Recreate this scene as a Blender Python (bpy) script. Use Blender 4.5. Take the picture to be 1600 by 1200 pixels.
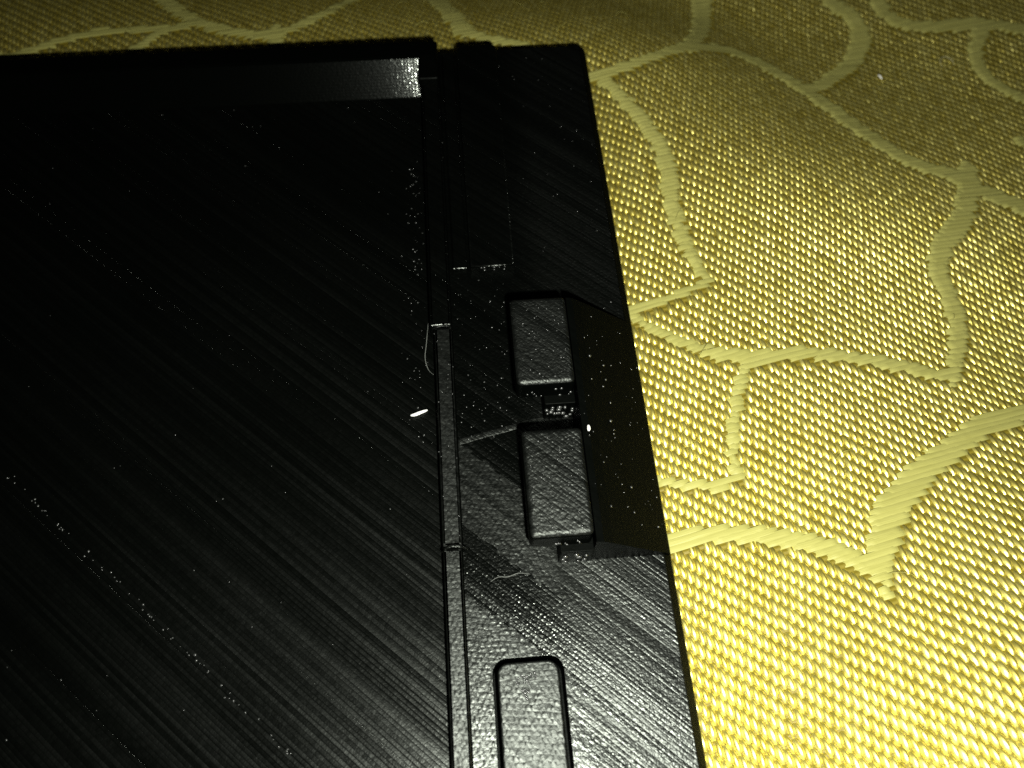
import bpy, bmesh, math, random
import numpy as np
from mathutils import Matrix, Vector

for _o in list(bpy.data.objects):
    bpy.data.objects.remove(_o)
random.seed(7)
rng = np.random.default_rng(11)
sc = bpy.context.scene
col = sc.collection
sc.unit_settings.system = 'METRIC'
sc.unit_settings.scale_length = 0.01          # 1 unit = 1 cm

# ------------------------------------------------------------------ camera
CAM = Vector((-0.258, -2.553, 4.978))
pitch, roll, yaw = math.radians(27.27), math.radians(1.517), math.radians(-5.767)
R = (Matrix.Rotation(yaw, 3, 'Z') @ Matrix.Rotation(pitch, 3, 'X') @ Matrix.Rotation(roll, 3, 'Z'))
cd = bpy.data.cameras.new('camera')
cam = bpy.data.objects.new('camera', cd)
col.objects.link(cam)
cam.matrix_world = Matrix.Translation(CAM) @ R.to_4x4()
cd.sensor_width = 36.0
cd.lens = 28.0
cd.clip_start = 0.05
cd.clip_end = 200.0
cd.dof.use_dof = True
cd.dof.focus_distance = 5.35
cd.dof.aperture_fstop = 0.52
sc.camera = cam

# ------------------------------------------------------------------ world (dark room) and the phone's flash
w = bpy.data.worlds.new('World')
sc.world = w
w.use_nodes = True
bg = w.node_tree.nodes['Background']
bg.inputs[0].default_value = (0.9, 1.0, 0.9, 1)
bg.inputs[1].default_value = 0.0015

ld = bpy.data.lights.new('flash', 'SPOT')
ld.energy = 4200.0
ld.color = (1.0, 1.0, 0.90)
ld.shadow_soft_size = 0.10
ld.spot_size = math.radians(132)
ld.spot_blend = 1.0
flash = bpy.data.objects.new('flash', ld)
col.objects.link(flash)
FL = Vector((0.10, -3.40, 5.0))
flash.location = FL
flash.rotation_euler = (Vector((0.7, -0.9, -0.3)) - FL).to_track_quat('-Z', 'Y').to_euler()

sc.cycles.max_bounces = 4
sc.cycles.diffuse_bounces = 2
sc.cycles.glossy_bounces = 2
sc.cycles.transmission_bounces = 0
sc.cycles.use_denoising = False
sc.cycles.sample_clamp_indirect = 3.0
vs = sc.view_settings
vs.view_transform = 'Standard'
vs.look = 'None'
vs.exposure = 0.0
vs.gamma = 1.0
vs.use_curve_mapping = False


# ------------------------------------------------------------------ small node language
class S:
    """a socket with arithmetic"""
    def __init__(s, nt, sock):
        s.nt, s.s = nt, sock

    def _m(s, op, *a):
        n = s.nt.nodes.new('ShaderNodeMath')
        n.operation = op
        for i, v in enumerate((s,) + a):
            if isinstance(v, S):
                s.nt.links.new(v.s, n.inputs[i])
            else:
                n.inputs[i].default_value = v
        return S(s.nt, n.outputs[0])

    def __add__(s, o): return s._m('ADD', o)
    def __radd__(s, o): return s._m('ADD', o)
    def __sub__(s, o): return s._m('SUBTRACT', o)
    def __mul__(s, o): return s._m('MULTIPLY', o)
    def __rmul__(s, o): return s._m('MULTIPLY', o)
    def __truediv__(s, o): return s._m('DIVIDE', o)
    def floor(s): return s._m('FLOOR')
    def fract(s): return s._m('FRACT')
    def abs(s): return s._m('ABSOLUTE')
    def sin(s): return s._m('SINE')
    def pow(s, o): return s._m('POWER', o)
    def gt(s, o): return s._m('GREATER_THAN', o)
    def lt(s, o): return s._m('LESS_THAN', o)
    def min(s, o): return s._m('MINIMUM', o)
    def max(s, o): return s._m('MAXIMUM', o)


def ramp01(s, a, b):
    n = s.nt.nodes.new('ShaderNodeMapRange')
    n.interpolation_type = 'SMOOTHSTEP'
    s.nt.links.new(s.s, n.inputs[0])
    n.inputs[1].default_value, n.inputs[2].default_value = a, b
    return S(s.nt, n.outputs[0])


def combine(nt, *v):
    n = nt.nodes.new('ShaderNodeCombineXYZ')
    for i, a in enumerate(v):
        if isinstance(a, S):
            nt.links.new(a.s, n.inputs[i])
        else:
            n.inputs[i].default_value = a
    return n.outputs[0]


def noise(nt, vec, scale, detail=2.0, rough=0.5):
    n = nt.nodes.new('ShaderNodeTexNoise')
    nt.links.new(vec, n.inputs['Vector'])
    n.inputs['Scale'].default_value = scale
    n.inputs['Detail'].default_value = detail
    n.inputs['Roughness'].default_value = rough
    return S(nt, n.outputs[0])


def voronoi(nt, vec, scale, feature='F1', rnd=1.0):
    n = nt.nodes.new('ShaderNodeTexVoronoi')
    n.feature = feature
    nt.links.new(vec, n.inputs['Vector'])
    n.inputs['Scale'].default_value = scale
    n.inputs['Randomness'].default_value = rnd
    return S(nt, n.outputs['Distance'])


def white(nt, s):
    n = nt.nodes.new('ShaderNodeTexWhiteNoise')
    n.noise_dimensions = '1D'
    nt.links.new(s.s, n.inputs['W'])
    return S(nt, n.outputs['Value'])


def new_mat(name):
    m = bpy.data.materials.new(name)
    m.use_nodes = True
    nt = m.node_tree
    b = nt.nodes['Principled BSDF']
    tc = nt.nodes.new('ShaderNodeTexCoord')
    sep = nt.nodes.new('ShaderNodeSeparateXYZ')
    nt.links.new(tc.outputs['Object'], sep.inputs[0])
    xyz = [S(nt, sep.outputs[i]) for i in range(3)]
    return m, nt, b, tc.outputs['Object'], xyz


def put_bump(nt, b, height, strength=1.0):
    n = nt.nodes.new('ShaderNodeBump')
    n.inputs['Strength'].default_value = strength
    n.inputs['Distance'].default_value = 1.0
    nt.links.new(height.s, n.inputs['Height'])
    nt.links.new(n.outputs[0], b.inputs['Normal'])


def black_print(name, mode, spec=0.5):
    """black printed plastic: extruded lines at 45 degrees, scaly beads or stipple on top, stacked layers on the sides"""
    m, nt, b, obj, (x, y, z) = new_mat(name)
    b.inputs['Base Color'].default_value = (0.0006, 0.0008, 0.0006, 1)
    b.inputs['IOR'].default_value = 1.46
    b.inputs['Specular Tint'].default_value = (0.93, 1.0, 0.92, 1)
    u = x * 0.6691 + y * 0.7431
    v = x * 0.7431 - y * 0.6691
    micro = (noise(nt, obj, 95.0, 1.0) - 0.5) * 0.0009
    lay = (z / 0.020).fract() - 0.5
    layers = (lay * lay) * -0.0012 + (noise(nt, obj, 40.0, 1.0) - 0.5) * 0.0010

    # --- lines: fine extrusions, each a little tilted, in wider swaths that catch the light together
    p = 0.0262
    wander = noise(nt, combine(nt, v * 0.35, u * 2.5, 0.0), 1.0, 1.0) - 0.5
    uw = u + wander * 0.03
    k = (uw / p).floor()
    fr = (uw / p).fract() - 0.5
    r1 = white(nt, k)
    r2 = white(nt, k + 71.3)
    sw = (uw / 0.094 + r1 * 0.35)
    r3 = white(nt, sw.floor() + 5.1)
    along = noise(nt, combine(nt, v * 26.0, k * 3.7, 0.0), 1.0, 1.0) - 0.5
    slow = noise(nt, combine(nt, v * 0.8, u * 1.1, 4.0), 1.0, 1.0)
    lines = (fr * fr) * (r2 * -0.0024 - 0.0008) + (fr.abs() * 2.0).pow(6.0) * (r2 * -0.0012 - 0.0001) + fr * ((r1 - 0.5) * 0.0034 + (r3 - 0.5) * 0.0036) + along * 0.0011 * (slow + 0.4) + micro

    def scales_():
        wob = noise(nt, obj, 6.0, 1.0) - 0.5
        wob2 = noise(nt, obj, 21.0, 1.0) - 0.5
        row = y / 0.033 + wob * 1.2 + wob2 * 0.35 + x * 3.0
        rk = row.floor()
        cx = (x / 0.038 + rk * 0.43 + white(nt, rk) * 0.25 + wob2 * 0.9).fract() - 0.5
        ry = row.fract()
        bead = (cx * cx * -3.6 + 0.9).max(0.0) * (ry * (ry * -0.55 + 1.0)) * 0.0052
        return bead * (wob2 * 1.4 + 0.8) + wob2 * 0.0022 + (noise(nt, obj, 60.0, 1.0) - 0.5) * 0.0016 + micro

    if mode == 'lines':
        top = lines
    elif mode == 'fine':                         # smooth slanting wall
        dx = (x / 0.026 + lay * 0.6).fract() - 0.5
        top = layers * 0.6 + micro * 0.5 + dx * dx * -0.0012 * ramp01(x, -1.0, -0.55)
        layers = top
    elif mode == 'dull':                         # evenly matt
        top = micro + (noise(nt, obj, 30.0, 1.0) - 0.5) * 0.0010
    elif mode == 'scales':
        top = scales_()
    elif mode == 'stipple':
        top = (noise(nt, obj, 26.0, 1.0) - 0.5) * 0.0048 + (noise(nt, obj, 60.0, 1.0) - 0.5) * 0.0042 + lines * 0.9
    else:                                        # zoned side plate: bands of beads between bands of lines
        jag = u + (white(nt, (v / 0.05).floor()) - 0.5) * 0.03
        band1 = jag.gt(-1.0) * jag.lt(-0.576)
        band2 = jag.lt(-1.327)
        msk = band1.max(band2) * ramp01(x, 0.42, 0.05)
        grain = lines * 0.80 + (noise(nt, obj, 55.0, 1.0) - 0.5) * 0.0034
        top = scales_() * msk + grain * (msk * -1.0 + 1.0)
    geo = nt.nodes.new('ShaderNodeNewGeometry')
    sg = nt.nodes.new('ShaderNodeSeparateXYZ')
    nt.links.new(geo.outputs['True Normal'], sg.inputs[0])
    up = S(nt, sg.outputs[2]).gt(0.6)
    h = top * up + layers * (up * -1.0 + 1.0)
    put_bump(nt, b, h)
    if mode == 'fine':
        b.inputs['Roughness'].default_value = 0.12
    else:
        r0 = {'stipple': 0.36, 'dull': 0.40, 'scales': 0.34}.get(mode, 0.165)
        if mode == 'zoned':
            r0 = msk.max(ramp01(x, 0.0, 0.4)) * 0.13 + 0.135
        rt = white(nt, k + 13.7) * 0.10 + along * 0.10 + slow * 0.10 + r0
        nt.links.new((rt * up + (up * -1.0 + 1.0) * 0.42).s, b.inputs['Roughness'])
    if mode == 'fine':
        b.inputs['Specular IOR Level'].default_value = spec
    else:                                        # the layered sides scatter and hardly shine
        nt.links.new((up * (spec - 0.015) + 0.015).s, b.inputs['Specular IOR Level'])
    return m


def thread_mat(name, c0, c1, ang, rough, fib, metal=0.0):
    """satin thread: fine fibres along its run, small changes of tone from thread to thread"""
    m, nt, b, obj, (x, y, z) = new_mat(name)
    ca, sa = math.cos(ang), math.sin(ang)
    a = x * ca + y * sa
    c = y * ca - x * sa
    n1 = noise(nt, combine(nt, a * 6.0, c * 150.0, 0.0), 1.0, 2.0)
    n2 = noise(nt, combine(nt, a * 2.0, c * 9.0, 0.0), 1.0, 2.0)
    mix = nt.nodes.new('ShaderNodeMix')
    mix.data_type = 'RGBA'
    mix.inputs[6].default_value = (*c0, 1)
    mix.inputs[7].default_value = (*c1, 1)
    an = nt.nodes.new('ShaderNodeAttribute')
    an.attribute_name = 'tone'
    nt.links.new((n2 * 0.5 + n1 * 0.6 + S(nt, an.outputs['Fac']) * 0.6 - 0.25).s, mix.inputs[0])
    nt.links.new(mix.outputs[2], b.inputs['Base Color'])
    b.inputs['Roughness'].default_value = rough
    b.inputs['IOR'].default_value = 1.5
    b.inputs['Metallic'].default_value = metal
    b.inputs['Specular IOR Level'].default_value = 0.25
    put_bump(nt, b, n1 * fib)
    return m


def plain_mat(name, c, rough=0.6, emis=None):
    m, nt, b, obj, (x, y, z) = new_mat(name)
    n = noise(nt, obj, 60.0, 2.0)
    mix = nt.nodes.new('ShaderNodeMix')
    mix.data_type = 'RGBA'
    mix.inputs[6].default_value = (*[q * 0.75 for q in c], 1)
    mix.inputs[7].default_value = (*c, 1)
    nt.links.new(n.s, mix.inputs[0])
    nt.links.new(mix.outputs[2], b.inputs['Base Color'])
    b.inputs['Roughness'].default_value = rough
    return m


# ------------------------------------------------------------------ mesh helpers
def tag(o, label=None, cat=None, group=None, kind=None):
    if label: o['label'] = label
    if cat: o['category'] = cat
    if group: o['group'] = group
    if kind: o['kind'] = kind
    return o


def link(name, me, mat, parent=None):
    o = bpy.data.objects.new(name, me)
    col.objects.link(o)
    if mat:
        me.materials.append(mat)
    if parent:
        o.parent = parent
        o.location = -Vector(root_of(parent).location) if parent.parent is None else Vector((0, 0, 0))
    return o


def root_of(o):
    while o.parent:
        o = o.parent
    return o


def smooth_but_flats(me, lim=0.999):
    for p in me.polygons:
        n = p.normal
        p.use_smooth = not (max(abs(n.x), abs(n.y), abs(n.z)) > lim)


def rounded(x0, y0, x1, y1, r, n=5):
    """outline of a rectangle; r = one radius or four (lower left, lower right, upper right, upper left)"""
    rs = r if isinstance(r, (list, tuple)) else (r,) * 4
    pts = []
    for (cx, cy, a0), q in zip(((x0, y0, 180), (x1, y0, 270), (x1, y1, 0), (x0, y1, 90)), rs):
        sx = 1 if cx == x0 else -1
        sy = 1 if cy == y0 else -1
        if q < 1e-5:
            pts.append((cx, cy))
            continue
        for i in range(n + 1):
            a = math.radians(a0 + 90 * i / n)
            pts.append((cx + sx * q + q * math.cos(a), cy + sy * q + q * math.sin(a)))
    return pts


def slab(name, loops, z0, z1, bev, mat, parent, res=2):
    """a flat piece: outline (with holes) given height and rounded rims"""
    cu = bpy.data.curves.new(name, 'CURVE')
    cu.dimensions = '2D'
    cu.fill_mode = 'BOTH'
    cu.extrude = (z1 - z0) / 2 - bev
    cu.bevel_depth = bev
    cu.bevel_resolution = res
    cu.offset = -bev
    for lp in loops:
        sp = cu.splines.new('POLY')
        sp.points.add(len(lp) - 1)
        for q, (a, b) in zip(sp.points, lp):
            q.co = (a, b, 0, 1)
        sp.use_cyclic_u = True
    t = bpy.data.objects.new('tmp', cu)
    col.objects.link(t)
    dg = bpy.context.evaluated_depsgraph_get()
    me = bpy.data.meshes.new_from_object(t.evaluated_get(dg))
    bpy.data.objects.remove(t)
    bpy.data.curves.remove(cu)
    me.transform(Matrix.Translation((0, 0, (z0 + z1) / 2)))
    bm = bmesh.new()
    bm.from_mesh(me)
    bmesh.ops.remove_doubles(bm, verts=bm.verts, dist=1e-4)
    bmesh.ops.recalc_face_normals(bm, faces=bm.faces)
    bm.to_mesh(me)
    bm.free()
    me.materials.clear()
    smooth_but_flats(me)
    me.name = name
    return link(name, me, mat, parent)


def prism(name, prof, y0, y1, mat, parent, bev=0.0):
    """profile in x-z drawn out along y"""
    bm = bmesh.new()
    a = [bm.verts.new((x, y0, z)) for x, z in prof]
    b = [bm.verts.new((x, y1, z)) for x, z in prof]
    n = len(prof)
    bm.faces.new(a)
    bm.faces.new(b[::-1])
    for i in range(n):
        bm.faces.new((a[i], b[i], b[(i + 1) % n], a[(i + 1) % n]))
    bmesh.ops.recalc_face_normals(bm, faces=bm.faces)
    if bev:
        bmesh.ops.bevel(bm, geom=list(bm.edges), offset=bev, segments=2, profile=0.5, affect='EDGES')
    me = bpy.data.meshes.new(name)
    bm.to_mesh(me)
    bm.free()
    big = max(p.area for p in me.polygons)
    for p in me.polygons:
        p.use_smooth = p.area < big * 0.04
    return link(name, me, mat, parent)


def tube(name, pts, r, mat, parent=None, sides=6, flat=1.0, taper=True):
    P = np.array(pts, float)
    # resample smoothly (Catmull-Rom)
    Q = []
    for i in range(len(P) - 1):
        p0, p1, p2, p3 = P[max(i - 1, 0)], P[i], P[i + 1], P[min(i + 2, len(P) - 1)]
        for t in np.linspace(0, 1, 6, endpoint=False):
            Q.append(0.5 * ((2 * p1) + (p2 - p0) * t + (2 * p0 - 5 * p1 + 4 * p2 - p3) * t * t + (3 * p1 - p0 - 3 * p2 + p3) * t ** 3))
    Q.append(P[-1])
    Q = np.array(Q)
    n = len(Q)
    verts, faces = [], []
    for i in range(n):
        d = Q[min(i + 1, n - 1)] - Q[max(i - 1, 0)]
        d /= np.linalg.norm(d) + 1e-9
        s = np.cross(d, (0, 0, 1.0))
        s /= np.linalg.norm(s) + 1e-9
        t = np.cross(s, d)
        rr = r * (0.45 + 0.55 * min(1, 4 * min(i, n - 1 - i) / n) if taper else 1) * (1 + 0.12 * random.uniform(-1, 1))
        for k in range(sides):
            a = 2 * math.pi * k / sides
            verts.append(Q[i] + s * math.cos(a) * rr + t * math.sin(a) * rr * flat)
    for i in range(n - 1):
        for k in range(sides):
            k2 = (k + 1) % sides
            faces.append((i * sides + k, i * sides + k2, (i + 1) * sides + k2, (i + 1) * sides + k))
    faces.append(tuple(range(sides - 1, -1, -1)))
    faces.append(tuple((n - 1) * sides + k for k in range(sides)))
    me = bpy.data.meshes.new(name)
    me.from_pydata([tuple(q) for q in verts], [], faces)
    for p in me.polygons:
        p.use_smooth = True
    return link(name, me, mat, parent)


def np_mesh(name, V, F, mat, parent=None):
    """V (n,3), F (m,4)"""
    me = bpy.data.meshes.new(name)
    me.vertices.add(len(V))
    me.vertices.foreach_set('co', np.ascontiguousarray(V, np.float32).ravel())
    me.loops.add(F.size)
    me.loops.foreach_set('vertex_index', np.ascontiguousarray(F, np.int32).ravel())
    me.polygons.add(len(F))
    me.polygons.foreach_set('loop_start', np.arange(0, F.size, F.shape[1], dtype=np.int32))
    me.polygons.foreach_set('loop_total', np.full(len(F), F.shape[1], np.int32))
    me.polygons.foreach_set('use_smooth', np.ones(len(F), bool))
    me.update(calc_edges=True)
    me.validate()
    return link(name, me, mat, parent)


def grid_faces(nu, nv):
    i, j = np.meshgrid(np.arange(nu - 1), np.arange(nv - 1), indexing='ij')
    a = i * nv + j
    return np.stack([a, a + nv, a + nv + 1, a + 1], -1).reshape(-1, 4)


# ------------------------------------------------------------------ the cloth
PLATE_X0, PLATE_X1, PLATE_Y0, PLATE_Y1 = -5.6, 0.92, -4.6, 3.38
CLOTH_Z = -0.30
ANG = math.radians(11.2)
A, B = 0.0362, 0.0385                 # spacing of warp and weft threads
EW = np.array([math.cos(ANG), math.sin(ANG)])
EP = np.array([-math.sin(ANG), math.cos(ANG)])


def sstep(t):
    t = np.clip(t, 0, 1)
    return t * t * (3 - 2 * t)


def cloth_z(x, y):
    """height of the cloth: flat under the plate, softly rumpled beside it"""
    dx = np.maximum(np.maximum(x - PLATE_X1, PLATE_X0 - x), 0)
    dy = np.maximum(np.maximum(y - PLATE_Y1, PLATE_Y0 - y), 0)
    free = sstep(np.hypot(dx, dy) / 1.1)
    def hump(cx, cy, sx, sy, a, h):
        ca, sa = math.cos(a), math.sin(a)
        p = (x - cx) * ca + (y - cy) * sa
        q = (y - cy) * ca - (x - cx) * sa
        return h * np.exp(-(p / sx) ** 2 - (q / sy) ** 2)
    z = hump(2.4, 2.0, 1.5, 0.8, -0.45, 0.04)
    z = z + hump(5.9, 0.9, 2.2, 1.5, 0.1, -0.40)
    z = z + hump(3.8, -2.7, 1.8, 1.6, 0.15, 0.68)
    z = z + 0.018 * np.sin(1.9 * x + 0.8 * y + 0.6) * np.sin(1.3 * y - 0.7 * x)
    z = z * free - 0.62 * sstep((y + 0.35 * x - 2.2) / 3.8) * sstep(np.hypot(dx, dy) / 2.4)
    return CLOTH_Z + z + 0.035 * sstep(np.hypot(dx, dy) / 0.35)


VEINS = [
    [(2.61, 5.7, 0.275), (2.5, 5.06, 0.262), (2.43, 4.67, 0.244), (2.24, 4.17, 0.215), (2.05, 3.86, 0.184)],
    [(2.09, 3.93, 0.154), (1.78, 3.68, 0.134), (1.49, 3.49, 0.123), (1.22, 3.35, 0.114), (1, 3.29, 0.113), (0.73, 3.22, 0.112)],
    [(1.06, 3.29, 0.127), (1.19, 3.11, 0.139), (1.3, 2.88, 0.157), (1.41, 2.67, 0.167), (1.49, 2.41, 0.176), (1.52, 2.14, 0.172), (1.49, 1.72, 0.165), (1.52, 1.42, 0.148), (1.57, 1.16, 0.127), (1.63, 0.96, 0.09)],
    [(0.86, 0.7, 0.087), (1.02, 0.74, 0.088), (1.22, 0.78, 0.083), (1.44, 0.86, 0.078), (1.67, 0.96, 0.056)],
    [(2.02, 3.88, 0.184), (2.48, 4.01, 0.205), (2.73, 3.92, 0.213), (2.96, 3.73, 0.218), (3.2, 3.41, 0.228), (3.36, 3.1, 0.243), (3.5, 2.8, 0.243), (3.74, 2.4, 0.221), (3.98, 2.22, 0.205), (4.38, 2.08, 0.204)],
    [(3.82, 5.3, 0.216), (3.94, 4.95, 0.229), (4.1, 4.73, 0.243), (4.13, 4.45, 0.255), (3.98, 4.08, 0.23), (3.66, 3.74, 0.19), (3.23, 3.39, 0.151)],
    [(4.42, 2.24, 0.208), (4.26, 1.91, 0.24), (4.06, 1.58, 0.23), (3.8, 1.32, 0.222), (3.65, 1.11, 0.205), (3.62, 0.89, 0.2), (3.64, 0.67, 0.196), (3.58, 0.4, 0.189), (3.46, 0.15, 0.151), (3.31, -0.1, 0.042)],
    [(0.99, 0.71, 0.087), (1.14, 0.56, 0.097), (1.31, 0.42, 0.106), (1.58, 0.29, 0.115), (1.86, 0.23, 0.125), (2.21, 0.24, 0.116), (2.55, 0.2, 0.116), (2.93, 0.11, 0.127), (3.21, 0.02, 0.116), (3.37, -0.03, 0.074)],
    [(1.8, 0.23, 0.094), (1.71, 0.01, 0.101), (1.61, -0.25, 0.103), (1.54, -0.5, 0.1), (1.52, -0.68, 0.084)],
    [(1.55, -0.7, 0.084), (1.37, -0.76, 0.078), (1.2, -0.74, 0.074), (1.01, -0.68, 0.07), (0.86, -0.61, 0.07)],
    [(4.22, -0.25, 0.157), (3.74, -0.37, 0.162), (3.39, -0.46, 0.168), (3.02, -0.66, 0.181), (2.72, -0.85, 0.203), (2.52, -1.03, 0.206), (2.4, -1.21, 0.201)],
    [(2.44, -1.07, 0.223), (2.34, -1.29, 0.198), (2.28, -1.44, 0.143), (2.27, -1.57, 0.091), (2.27, -1.68, 0.024)],
    [(0.77, -1.19, 0.104), (1.01, -1.14, 0.114), (1.17, -1.11, 0.123), (1.43, -1.11, 0.124), (1.72, -1.17, 0.123), (1.98, -1.27, 0.138), (2.15, -1.38, 0.153), (2.25, -1.48, 0.125)],
    [(4.48, 5.27, 0.218), (4.48, 4.92, 0.212), (4.53, 4.66, 0.191), (4.75, 4.5, 0.189), (5.09, 4.47, 0.189), (5.46, 4.49, 0.191), (5.92, 4.38, 0.191), (6.44, 4.21, 0.19)],
    [(5.47, 4.42, 0.19), (5.27, 4.04, 0.184), (5.24, 3.71, 0.179), (5.38, 3.45, 0.175), (5.73, 3.21, 0.173)],
    [(4.3, 1.99, 0.202), (4.55, 1.88, 0.228), (4.81, 1.74, 0.227), (5.23, 1.61, 0.227)],
    [(-3.33, 5.08, 0.196), (-3.1, 4.74, 0.189), (-2.86, 4.45, 0.176), (-2.55, 4.22, 0.165), (-2.2, 4.08, 0.148), (-1.9, 4.09, 0.134), (-1.61, 4.32, 0.129), (-1.38, 4.59, 0.134), (-1.09, 5, 0.148)],
    [(-4.45, 3.84, 0.086), (-4.24, 3.92, 0.094), (-3.97, 4.06, 0.103), (-3.65, 4.18, 0.104), (-3.24, 4.22, 0.112), (-2.88, 4.24, 0.105), (-2.72, 4.32, 0.076)],
    [(-2.78, 4.33, 0.106), (-3.05, 4.16, 0.112), (-3.22, 3.95, 0.116), (-3.34, 3.75, 0.114)],
    [(-1.95, 4.13, 0.164), (-1.94, 3.87, 0.174), (-1.98, 3.56, 0.17)],
    [(-0.47, 5.26, 0.222), (-0.36, 4.69, 0.225), (-0.22, 4.24, 0.23), (-0.15, 4.01, 0.209)],
    [(-0.17, 3.99, 0.179), (-0, 3.91, 0.148), (0.24, 3.81, 0.118), (0.47, 3.72, 0.088)],
    # the pattern goes on outside the picture
    [(5.77, 3.54, 0.17), (6.4, 3.7, 0.19), (7.0, 4.3, 0.2), (7.2, 5.2, 0.2)],
    [(4.2, -0.26, 0.156), (4.9, -0.3, 0.17), (5.5, 0.1, 0.19), (5.9, 0.9, 0.19), (5.7, 1.9, 0.18), (5.17, 2.68, 0.16)],
    [(5.5, 0.1, 0.18), (6.2, -0.5, 0.19), (6.6, -1.4, 0.19), (6.1, -2.3, 0.2), (5.2, -2.8, 0.2)],
    [(1.6, -4.3, 0.16), (2.2, -3.8, 0.19), (3.1, -3.8, 0.2), (4.0, -3.3, 0.2), (5.2, -2.8, 0.2)],
    [(4.86, 1.33, 0.21), (5.3, 1.5, 0.2), (5.75, 1.6, 0.18)],
    [(2.6, 5.5, 0.25), (2.9, 6.0, 0.22), (3.6, 6.3, 0.2)],
    [(-0.95, 5.2, 0.14), (-0.6, 5.7, 0.17), (0.2, 6.1, 0.2), (1.3, 6.0, 0.2), (2.6, 5.5, 0.22)],
    [(-3.6, 5.4, 0.19), (-3.8, 5.9, 0.2), (-3.3, 6.4, 0.2)],
    [(-4.49, 3.9, 0.09), (-5.2, 3.5, 0.12), (-6.0, 3.7, 0.17), (-6.4, 4.6, 0.18)],
]


def vein_mask(P):
    m = np.zeros(len(P), bool)
    jit = rng.normal(0, 0.004, len(P))
    for poly in VEINS:
        q = np.array(poly)
        # smooth the polyline
        pts = []
        for i in range(len(q) - 1):
            p0, p1, p2, p3 = q[max(i - 1, 0)], q[i], q[i + 1], q[min(i + 2, len(q) - 1)]
            for t in np.linspace(0, 1, 5, endpoint=False):
                pts.append(0.5 * ((2 * p1) + (p2 - p0) * t + (2 * p0 - 5 * p1 + 4 * p2 - p3) * t * t + (3 * p1 - p0 - 3 * p2 + p3) * t ** 3))
        pts.append(q[-1])
        pts = np.array(pts)
        lo, hi = pts[:, :2].min(0) - 0.2, pts[:, :2].max(0) + 0.2
        idx = np.nonzero(((P > lo) & (P < hi)).all(1))[0]
        if not len(idx):
            continue
        pp = P[idx]
        hit = np.zeros(len(idx), bool)
        for a, b in zip(pts[:-1], pts[1:]):
            ab = b[:2] - a[:2]
            t = np.clip(((pp - a[:2]) @ ab) / (ab @ ab + 1e-12), 0, 1)
            d = np.linalg.norm(pp - (a[:2] + t[:, None] * ab), axis=1)
            hit |= d < (a[2] + (b[2] - a[2]) * t) * 0.46 + jit[idx]
        m[idx] |= hit
    return m


def under_plate(P, inset=0.45):
    return (P[:, 0] < PLATE_X1 - inset) & (P[:, 0] > PLATE_X0 + inset) & (P[:, 1] < PLATE_Y1 - inset) & (P[:, 1] > PLATE_Y0 + inset)


M_WARP = thread_mat('warp_thread', (0.61, 0.495, 0.060), (0.93, 0.84, 0.25), ANG + math.pi / 2, 0.415, 0.0014, 0.92)
M_WARP.node_tree.nodes['Principled BSDF'].inputs['Coat Weight'].default_value = 0.9
M_WARP.node_tree.nodes['Principled BSDF'].inputs['Coat Roughness'].default_value = 0.36
M_VEIN = thread_mat('vein_thread', (0.28, 0.265, 0.070), (0.41, 0.395, 0.130), ANG, 0.50, 0.0018)
M_WEFT_SHADED = thread_mat('weft_thread_shaded', (0.135, 0.105, 0.010), (0.19, 0.155, 0.018), ANG, 0.50, 0.0012)  # weft darker than in the veins: shade between the floats put into its colour


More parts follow.
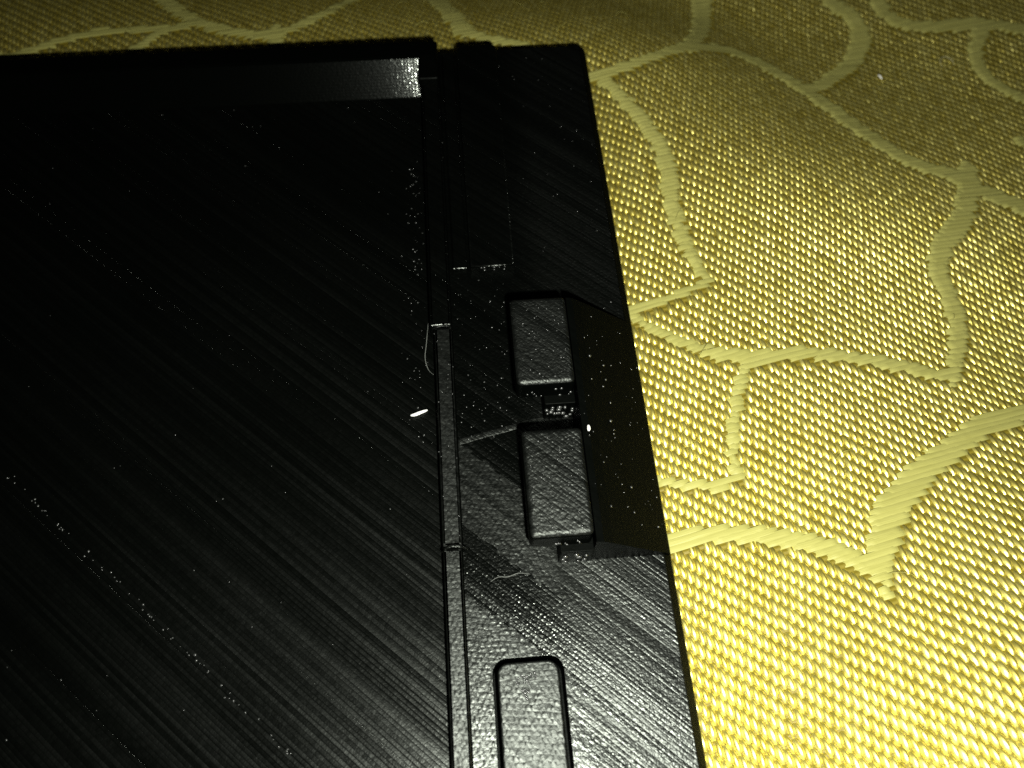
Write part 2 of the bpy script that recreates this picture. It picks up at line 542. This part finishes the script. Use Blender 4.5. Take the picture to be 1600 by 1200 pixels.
def build_cloth():
    # the sheet of weft threads: every row a rounded thread
    rows = np.arange(-250, 251)
    sub = 4
    us = np.linspace(-9.5, 9.5, 150)
    prof = np.array([0.0, 0.75, 1.0, 0.75]) * 0.010 - 0.016
    vv = (rows[:, None] + np.arange(sub)[None, :] / sub - 0.5).ravel() * B
    pz = np.tile(prof, len(rows))
    U, VV = np.meshgrid(us, vv, indexing='ij')
    X = U * EW[0] + VV * EP[0]
    Y = U * EW[1] + VV * EP[1]
    Z = cloth_z(X, Y) + pz[None, :]
    sheet = np_mesh('tablecloth', np.stack([X, Y, Z], -1).reshape(-1, 3), grid_faces(len(us), len(vv))[:, ::-1] if False else grid_faces(len(us), len(vv)), M_WEFT_SHADED)
    tag(sheet, 'gold satin tablecloth woven with pale branching veins, under the black plate', 'tablecloth')

    # cells of the weave
    I, J = np.meshgrid(np.arange(-230, 231), np.arange(-190, 191), indexing='ij')
    P = (I.ravel() * A)[:, None] * EW + (J.ravel() * B)[:, None] * EP
    ii, jj = I.ravel(), J.ravel()
    ok = (P[:, 0] > -6.6) & (P[:, 0] < 7.3) & (P[:, 1] > -4.4) & (P[:, 1] < 6.4) & ~under_plate(P)
    P, ii, jj = P[ok], ii[ok], jj[ok]
    vm = vein_mask(P)

    # --- warp floats: short raised loops of thread in a three-step twill
    sel = ((ii + jj) % 3 == 0) & ~vm
    C = P[sel]
    n = len(C)
    gu, gv = np.meshgrid(np.linspace(-1, 1, 7), np.linspace(-1, 1, 5), indexing='ij')
    gu, gv = gu.ravel()[None], gv.ravel()[None]
    ln = (1.60 * B * rng.normal(1, 0.035, n))[:, None]
    wd = (0.60 * A * rng.normal(1, 0.05, n))[:, None]
    ht = (0.0160 * rng.normal(1, 0.09, n))[:, None]
    tw = rng.normal(0, 0.035, n)[:, None]
    tilt = rng.normal(0, 0.05, n)[:, None]
    tipx = rng.normal(0, 0.025, n)[:, None]
    a = gu * ln
    c = gv * wd * (1 - 0.30 * gu ** 2) + a * tw
    h = ht * (1 - np.abs(gu) ** 3.2) * np.sqrt(np.clip(1 - 0.75 * gv ** 2, 0, 1)) - 0.008 - 0.006 * gu ** 2 - 0.0075 * np.abs(gv) ** 3
    h = h + c * tilt + a * tipx
    C = C + rng.normal(0, 0.0013, C.shape)
    X = C[:, :1] + c * EW[0] + a * EP[0]
    Y = C[:, 1:] + c * EW[1] + a * EP[1]
    Z = cloth_z(X, Y) + h
    f0 = grid_faces(7, 5)[:, ::-1]
    F = (f0[None] + (np.arange(n) * 35)[:, None, None]).reshape(-1, 4)
    o = np_mesh('warp_floats', np.stack([X, Y, Z], -1).reshape(-1, 3), F, M_WARP, sheet)
    at = o.data.attributes.new('tone', 'FLOAT', 'POINT')
    at.data.foreach_set('value', np.repeat(rng.uniform(0, 1, n), 35).astype(np.float32))
    tag(o, kind='stuff')

    # --- veins: long weft floats lying side by side
    order = np.lexsort((ii[vm], jj[vm]))
    vi, vj = ii[vm][order], jj[vm][order]
    runs = []
    s = 0
    for k in range(1, len(vi) + 1):
        if k == len(vi) or vj[k] != vj[k - 1] or vi[k] != vi[k - 1] + 1:
            runs.append((vj[s], vi[s], vi[k - 1]))
            s = k
    VV, FF, off = [], [], 0
    cr = np.array([-1, -0.6, 0, 0.6, 1.0])
    for (j, i0, i1) in runs:
        L = (i1 - i0 + 1)
        nn = max(4, int(L * 1.5) + 2)
        t = np.linspace(0, 1, nn)
        e0, e1 = rng.uniform(0.4, 1.3, 2)
        a = (i0 - e0 + t * (L - 1 + e0 + e1)) * A
        endd = np.minimum(t, 1 - t) * (L + 1)
        lift = sstep(endd / 1.3)
        zz = -0.014 + 0.026 * lift + 0.0016 * rng.normal() * lift + 0.0005 * rng.normal(0, 1, nn)
        half = B * rng.uniform(0.56, 0.68)
        roll_ = rng.normal(0, 0.05)
        wob = 0.003 * rng.normal() + 0.0016 * np.sin(t * L * 0.5 + rng.uniform(0, 6))
        cc = cr[None, :] * half * (0.78 + 0.22 * lift[:, None]) + wob[:, None]
        v = j * B + cc
        u = np.repeat(a[:, None], 5, 1)
        X = u * EW[0] + v * EP[0]
        Y = u * EW[1] + v * EP[1]
        Z = cloth_z(X, Y) + zz[:, None] - 0.0032 * cr[None, :] ** 2 + cc * roll_
        VV.append(np.stack([X, Y, Z], -1).reshape(-1, 3))
        FF.append(grid_faces(nn, 5) + off)
        off += nn * 5
    o = np_mesh('vein_floats', np.concatenate(VV), np.concatenate(FF), M_VEIN, sheet)
    tag(o, kind='stuff')
    fz_v, fz_f, k = [], [], 0
    for _ in range(160):
        while True:
            x, y = random.uniform(-5, 6.2), random.uniform(-3.2, 5.2)
            if x > 1.0 or y > 3.5:
                break
        a = random.uniform(0, 6.28)
        bend = random.uniform(-6, 6)
        L = random.uniform(0.06, 0.22)
        for i in range(9):
            t = i / 8
            aa = a + bend * t * L
            px, py = x + L * t * math.cos(aa), y + L * t * math.sin(aa)
            pz = float(cloth_z(np.array(px), np.array(py))) + 0.012 + 0.03 * math.sin(t * 3.1)
            nx, ny = -math.sin(aa) * 0.0014, math.cos(aa) * 0.0014
            fz_v += [(px + nx, py + ny, pz), (px - nx, py - ny, pz), (px, py, pz + 0.0022)]
            if i:
                q = k + 3 * i
                fz_f += [(q - 3, q, q + 2, q - 1), (q - 1, q + 2, q + 1, q - 2), (q - 2, q + 1, q, q - 3)]
        k += 27
    o = np_mesh('loose_fibres', np.array(fz_v), np.array(fz_f), M_VEIN, sheet)
    tag(o, kind='stuff')
    return sheet


cloth = build_cloth()

# ------------------------------------------------------------------ the printed plate
M_LINES = black_print('black_print_lines', 'lines')
M_ZONED = black_print('black_print_zoned', 'zoned')
M_SCALES = black_print('black_print_beads', 'scales')
M_DULL = black_print('black_print_dull', 'dull', 0.045)
M_STIP = black_print('black_print_stipple', 'stipple')

plate = bpy.data.objects.new('printed_plate', None)
col.objects.link(plate)
plate.location = (0, 0, CLOTH_Z + 0.012)
tag(plate, 'black 3D-printed plastic plate with ribs, ramp and two hooks on gold cloth', 'plastic plate')
ZB = CLOTH_Z + 0.004
FLOOR = -0.10

slab('floor_panel', [rounded(PLATE_X0, PLATE_Y0, -0.50, 3.36, 0.05)], ZB, FLOOR, 0.01, M_LINES, plate)
tag(plate.children[-1], 'large sunken floor with diagonal print lines')
# side plate with a groove round the pad
groove = rounded(-0.262, -4.30, 0.160, -1.838, 0.085, 8)
slab('side_plate', [[(-0.52, PLATE_Y0), (0.867, PLATE_Y0), (0.867, PLATE_Y1), (-0.52, PLATE_Y1)], groove[::-1]], ZB, 0.0, 0.005, M_ZONED, plate)
slab('groove_bed', [rounded(-0.30, -4.34, 0.20, -1.80, 0.05)], ZB + 0.01, -0.22, 0.004, M_DULL, plate)
slab('raised_pad', [rounded(-0.238, -4.28, 0.132, -1.860, 0.068, 8)], -0.22, 0.010, 0.016, M_SCALES, plate, 3)
prism('edge_chamfer', [(0.862, ZB + 0.01), (0.930, ZB + 0.01), (0.930, -0.080), (0.915, -0.040), (0.870, -0.003), (0.862, -0.003)], PLATE_Y0 + 0.005, PLATE_Y1 - 0.004, M_DULL, plate)
# back rim, its inner side sloping down to the floor


def rim_mesh():
    prof = [(3.365, ZB + 0.05), (3.365, 0.11), (3.345, 0.145), (3.30, 0.16), (3.155, 0.16), (3.130, 0.150), (2.935, FLOOR - 0.004), (2.935, ZB + 0.05)]
    bm = bmesh.new()
    xs = [(-5.55, 0), (-0.60, 0), (-0.44, 0), (-0.405, 0.03)]
    rings = []
    for x, cut in xs:
        rings.append([bm.verts.new((x, y, min(z, 0.16 - cut) if cut else z)) for y, z in prof])
    n = len(prof)
    for r0, r1 in zip(rings[:-1], rings[1:]):
        for i in range(n):
            bm.faces.new((r0[i], r0[(i + 1) % n], r1[(i + 1) % n], r1[i]))
    bm.faces.new(rings[0])
    bm.faces.new(rings[-1][::-1])
    bmesh.ops.recalc_face_normals(bm, faces=bm.faces)
    me = bpy.data.meshes.new('back_rim')
    bm.to_mesh(me)
    bm.free()
    return link('back_rim', me, black_print('black_print_wall', 'fine', 0.4), plate)


rim_mesh()
tag(plate.children[-1], 'raised back rim with a glossy sloping inner side')
slab('rim_post', [rounded(-0.574, 2.88, -0.408, 3.34, 0.012)], -0.15, 0.155, 0.02, M_DULL, plate)
# rib between floor and side plate: three lengths of different height
slab('rib_segment', [rounded(-0.530, -4.55, -0.402, -1.152, 0.01)], -0.15, 0.050, 0.024, M_SCALES, plate, 3)
slab('rib_segment', [rounded(-0.532, -1.150, -0.398, 0.470, 0.01)], -0.15, 0.057, 0.024, M_SCALES, plate, 3)
slab('rib_segment', [rounded(-0.560, 0.472, -0.398, 3.20, (0.01, 0.01, 0.02, 0.02))], -0.15, 0.068, 0.024, M_LINES, plate, 3)
# stepped strip and ridge
slab('low_strip', [rounded(-0.372, 0.985, -0.262, 3.33, 0.008)], -0.05, 0.036, 0.010, M_LINES, plate)
slab('ridge', [[(-0.238, 0.965), (0.090, 0.965), (0.112, 3.30)] + [(0.112 - 0.05 + 0.05 * math.cos(a), 3.31 + 0.05 * math.sin(a)) for a in np.linspace(0.2, 1.57, 5)] + [(-0.19 + 0.05 * math.cos(a), 3.31 + 0.05 * math.sin(a)) for a in np.linspace(1.57, 2.95, 5)] + [(-0.238, 3.28)]], -0.05, 0.078, 0.013, M_LINES, plate)
# ramp falling to the right edge
prism('ramp', [(0.396, -0.05), (0.905, -0.05), (0.905, 0.006), (0.50, 0.345), (0.44, 0.392), (0.396, 0.402)], -1.281, 0.432, M_DULL, plate)
# two hooks: stem with an overhanging head
for (sy0, sy1, hy0, hy1, lab) in ((-0.288, 0.428, -0.225, 0.440, 'rear hook, further from the pad'), (-1.288, -0.56, -1.238, -0.540, 'front hook, nearer the pad')):
    hk = slab('hook', [rounded(0.192, sy0, 0.402, sy1, 0.012)], -0.05, 0.235, 0.006, M_DULL, plate)
    tag(hk, lab)
    hd = slab('hook_head', [rounded(0.006, hy0, 0.392, hy1, 0.035)], 0.20, 0.420, 0.036, M_STIP, hk, 5)

# bead of stray plastic running from the rib to the hook, and blobs where the rib was joined
tube('stray_bead', [(-0.40, -0.418, 0.0), (-0.25, -0.382, 0.001), (-0.08, -0.345, 0.0), (0.10, -0.302, 0.001), (0.20, -0.283, 0.0)], 0.022, M_STIP, plate, 10, 0.10, False)
tube('join_blob', [(-0.535, -1.170, 0.02), (-0.50, -1.155, 0.055), (-0.46, -1.148, 0.066), (-0.41, -1.152, 0.052), (-0.355, -1.160, 0.004)], 0.014, M_STIP, plate, 8, 0.8)
tube('join_blob', [(-0.555, 0.468, 0.02), (-0.50, 0.470, 0.060), (-0.44, 0.473, 0.062), (-0.40, 0.470, 0.03)], 0.011, M_STIP, plate, 8, 0.8)


def specks():
    """tiny glossy burrs and pimples left by the printer"""
    pts = []

    def ramp_z(x):
        return float(np.interp(x, [0.396, 0.44, 0.50, 0.905], [0.402, 0.392, 0.345, 0.006]))
    for _ in range(70):                                       # ramp
        x, y = random.uniform(0.42, 0.90), random.uniform(-1.26, 0.40)
        pts.append((x, y, ramp_z(x), random.uniform(0.2, 1.12) ** 3))
    for _ in range(40):                                       # upper side plate
        x, y = random.uniform(0.12, 0.90), random.uniform(0.47, 3.3)
        pts.append((x, y, 0, random.uniform(0.3, 0.9) ** 2))
    for _ in range(75):                                       # beside the rib
        x, y = random.gauss(-0.66, 0.05), random.uniform(-0.4, 2.2)
        if x < -0.58:
            pts.append((x, y, FLOOR, random.uniform(0.3, 1) ** 2))
    for _ in range(70):
        x, y = random.uniform(-0.38, 0.0), random.uniform(-0.4, 0.95)
        pts.append((x, y, 0, random.uniform(0.3, 0.9) ** 2))
    for _ in range(60):
        pts.append((random.uniform(-0.53, -0.40), random.uniform(-1.1, 3.2), 0.057, 0.4))
    for _ in range(55):                                       # floor
        x, y = random.uniform(-4.0, -0.6), random.uniform(-2.6, 2.9)
        pts.append((x, y, FLOOR, random.uniform(0.3, 0.85) ** 2))
    for _ in range(46):                                        # a small rough triangle near the top of the pad
        t = random.random()
        pts.append((-0.072 + random.uniform(-0.085, 0.085) * (1 - t), -1.93 - 0.15 * t, 0.008, random.uniform(0.7, 1.5)))
    for k in range(11):                                        # clusters along one print line
        t = k / 10
        cx, cy = -3.40 + 1.93 * t, -0.42 - 1.82 * t
        for _ in range(random.randint(2, 5)):
            d = random.gauss(0, 0.05)
            e = random.gauss(0, 0.014)
            pts.append((cx + d * 0.72 + e * 0.7, cy - d * 0.69 + e * 0.7, FLOOR, random.uniform(0.5, 1)))
    for k in range(26):
        t = random.random()
        pts.append((-3.40 + 1.93 * t + random.gauss(0, 0.01), -0.42 - 1.82 * t, FLOOR, random.uniform(0.3, 0.6)))
    for h0, h1 in ((-0.19, 0.41), (-1.2, -0.57)):              # hook heads
        for _ in range(45):
            pts.append((random.uniform(0.04, 0.36), random.uniform(h0, h1), 0.42, random.uniform(0.4, 0.9) ** 2))
    for (xa, xb, yy, za, zb, n, s0) in ((0.20, 0.39, -0.288, 0.03, 0.19, 18, 2.2), (0.215, 0.36, -1.288, 0.03, 0.17, 10, 2.2), (0.03, 0.37, -0.222, 0.22, 0.34, 10, 1.2),
                                   (0.05, 0.35, -1.236, 0.22, 0.30, 8, 1.2), (-0.22, 0.02, 0.965, 0.03, 0.06, 9, 1.0)):
        for _ in range(n):
            zz = round(random.uniform(za, zb) / 0.03) * 0.03
            pts.append((random.uniform(xa, xb), yy, zz, s0 * random.uniform(0.7, 1.1)))
    V, F = [], []
    for (x, y, z, s) in pts:
        r = 0.0026 + 0.0056 * s
        k = len(V)
        ax, ay = random.uniform(0.7, 1.3), random.uniform(0.7, 1.3)
        for lat, q in ((0.0, 6), (0.6, 6)):
            for i in range(6):
                a = math.pi / 3 * i + lat
                V.append((x + r * ax * math.cos(a) * math.cos(lat), y + r * ay * math.sin(a) * math.cos(lat), z - 0.001 + r * math.sin(lat) * 1.1))
        V.append((x, y, z - 0.001 + r * 1.05))
        for i in range(6):
            j = (i + 1) % 6
            F.append((k + i, k + j, k + 6 + j, k + 6 + i))
            F.append((k + 6 + i, k + 6 + j, k + 12))
    me = bpy.data.meshes.new('burrs')
    me.from_pydata(V, [], F)
    for p in me.polygons:
        p.use_smooth = True
    m, nt, b, obj, _ = new_mat('glossy_burr')
    b.inputs['Base Color'].default_value = (0.03, 0.032, 0.03, 1)
    b.inputs['Specular IOR Level'].default_value = 0.8
    nt.links.new((noise(nt, obj, 30.0) * 0.15 + 0.16).s, b.inputs['Roughness'])
    o = link('burrs', me, m, plate)
    tag(o, kind='stuff')


specks()

# ------------------------------------------------------------------ lint
M_LINT = plain_mat('white_lint', (0.85, 0.85, 0.82))
M_HAIR = plain_mat('grey_fibre', (0.13, 0.14, 0.125))


def lint(name, pts, r, mat, label, cat='lint'):
    p = np.array(pts, float)
    base = Vector((p[:, 0].mean(), p[:, 1].mean(), p[:, 2].min()))
    o = tube(name, p - np.array(base), r, mat, None)
    o.location = base
    return tag(o, label, cat)


F0 = FLOOR
M_HAIR2 = plain_mat('pale_fibre', (0.40, 0.38, 0.20))
lint('lint_fibre', [(-0.722, -0.152, F0 + 0.012), (-0.69, -0.150, F0 + 0.018), (-0.655, -0.136, F0 + 0.016), (-0.605, -0.118, F0 + 0.012)], 0.0125, M_LINT, 'short bright white lint fibre on the sunken black floor beside the rib')
lint('hair', [(-0.578, 0.60, F0 + 0.01), (-0.597, 0.42, F0 + 0.012), (-0.609, 0.30, F0 + 0.012), (-0.588, 0.205, F0 + 0.01), (-0.550, 0.140, F0 + 0.05)], 0.0024, M_HAIR, 'thin curved grey hair lying along the left side of the rib', 'hair')
lint('lint_speck', [(0.432, -0.575, 0.412), (0.436, -0.555, 0.414), (0.434, -0.535, 0.412)], 0.0105, M_LINT, 'tiny white lint speck on the ramp beside the front hook')
lint('hair', [(-0.24, -1.375, 0.006), (-0.19, -1.35, 0.012), (-0.13, -1.352, 0.008), (-0.06, -1.335, 0.012), (0.01, -1.345, 0.006)], 0.0018, M_HAIR, 'faint wavy hair on the side plate between rib and front hook', 'hair')


def on_cloth(pts, dz=0.02):
    return [(x, y, float(cloth_z(np.array(x), np.array(y))) + dz + d) for x, y, d in pts]


lint('hair', on_cloth([(4.81, 3.82, 0.0), (4.80, 3.89, 0.02), (4.86, 3.95, 0.03), (4.93, 3.90, 0.02), (4.94, 3.84, 0.0)]), 0.004, M_HAIR2, 'pale curled hair on the cloth near the upper right corner', 'hair')
lint('lint_speck', on_cloth([(4.065, 3.70, 0.01), (4.072, 3.67, 0.015), (4.08, 3.63, 0.01)]), 0.011, M_LINT, 'tiny white lint speck on the cloth at upper right')
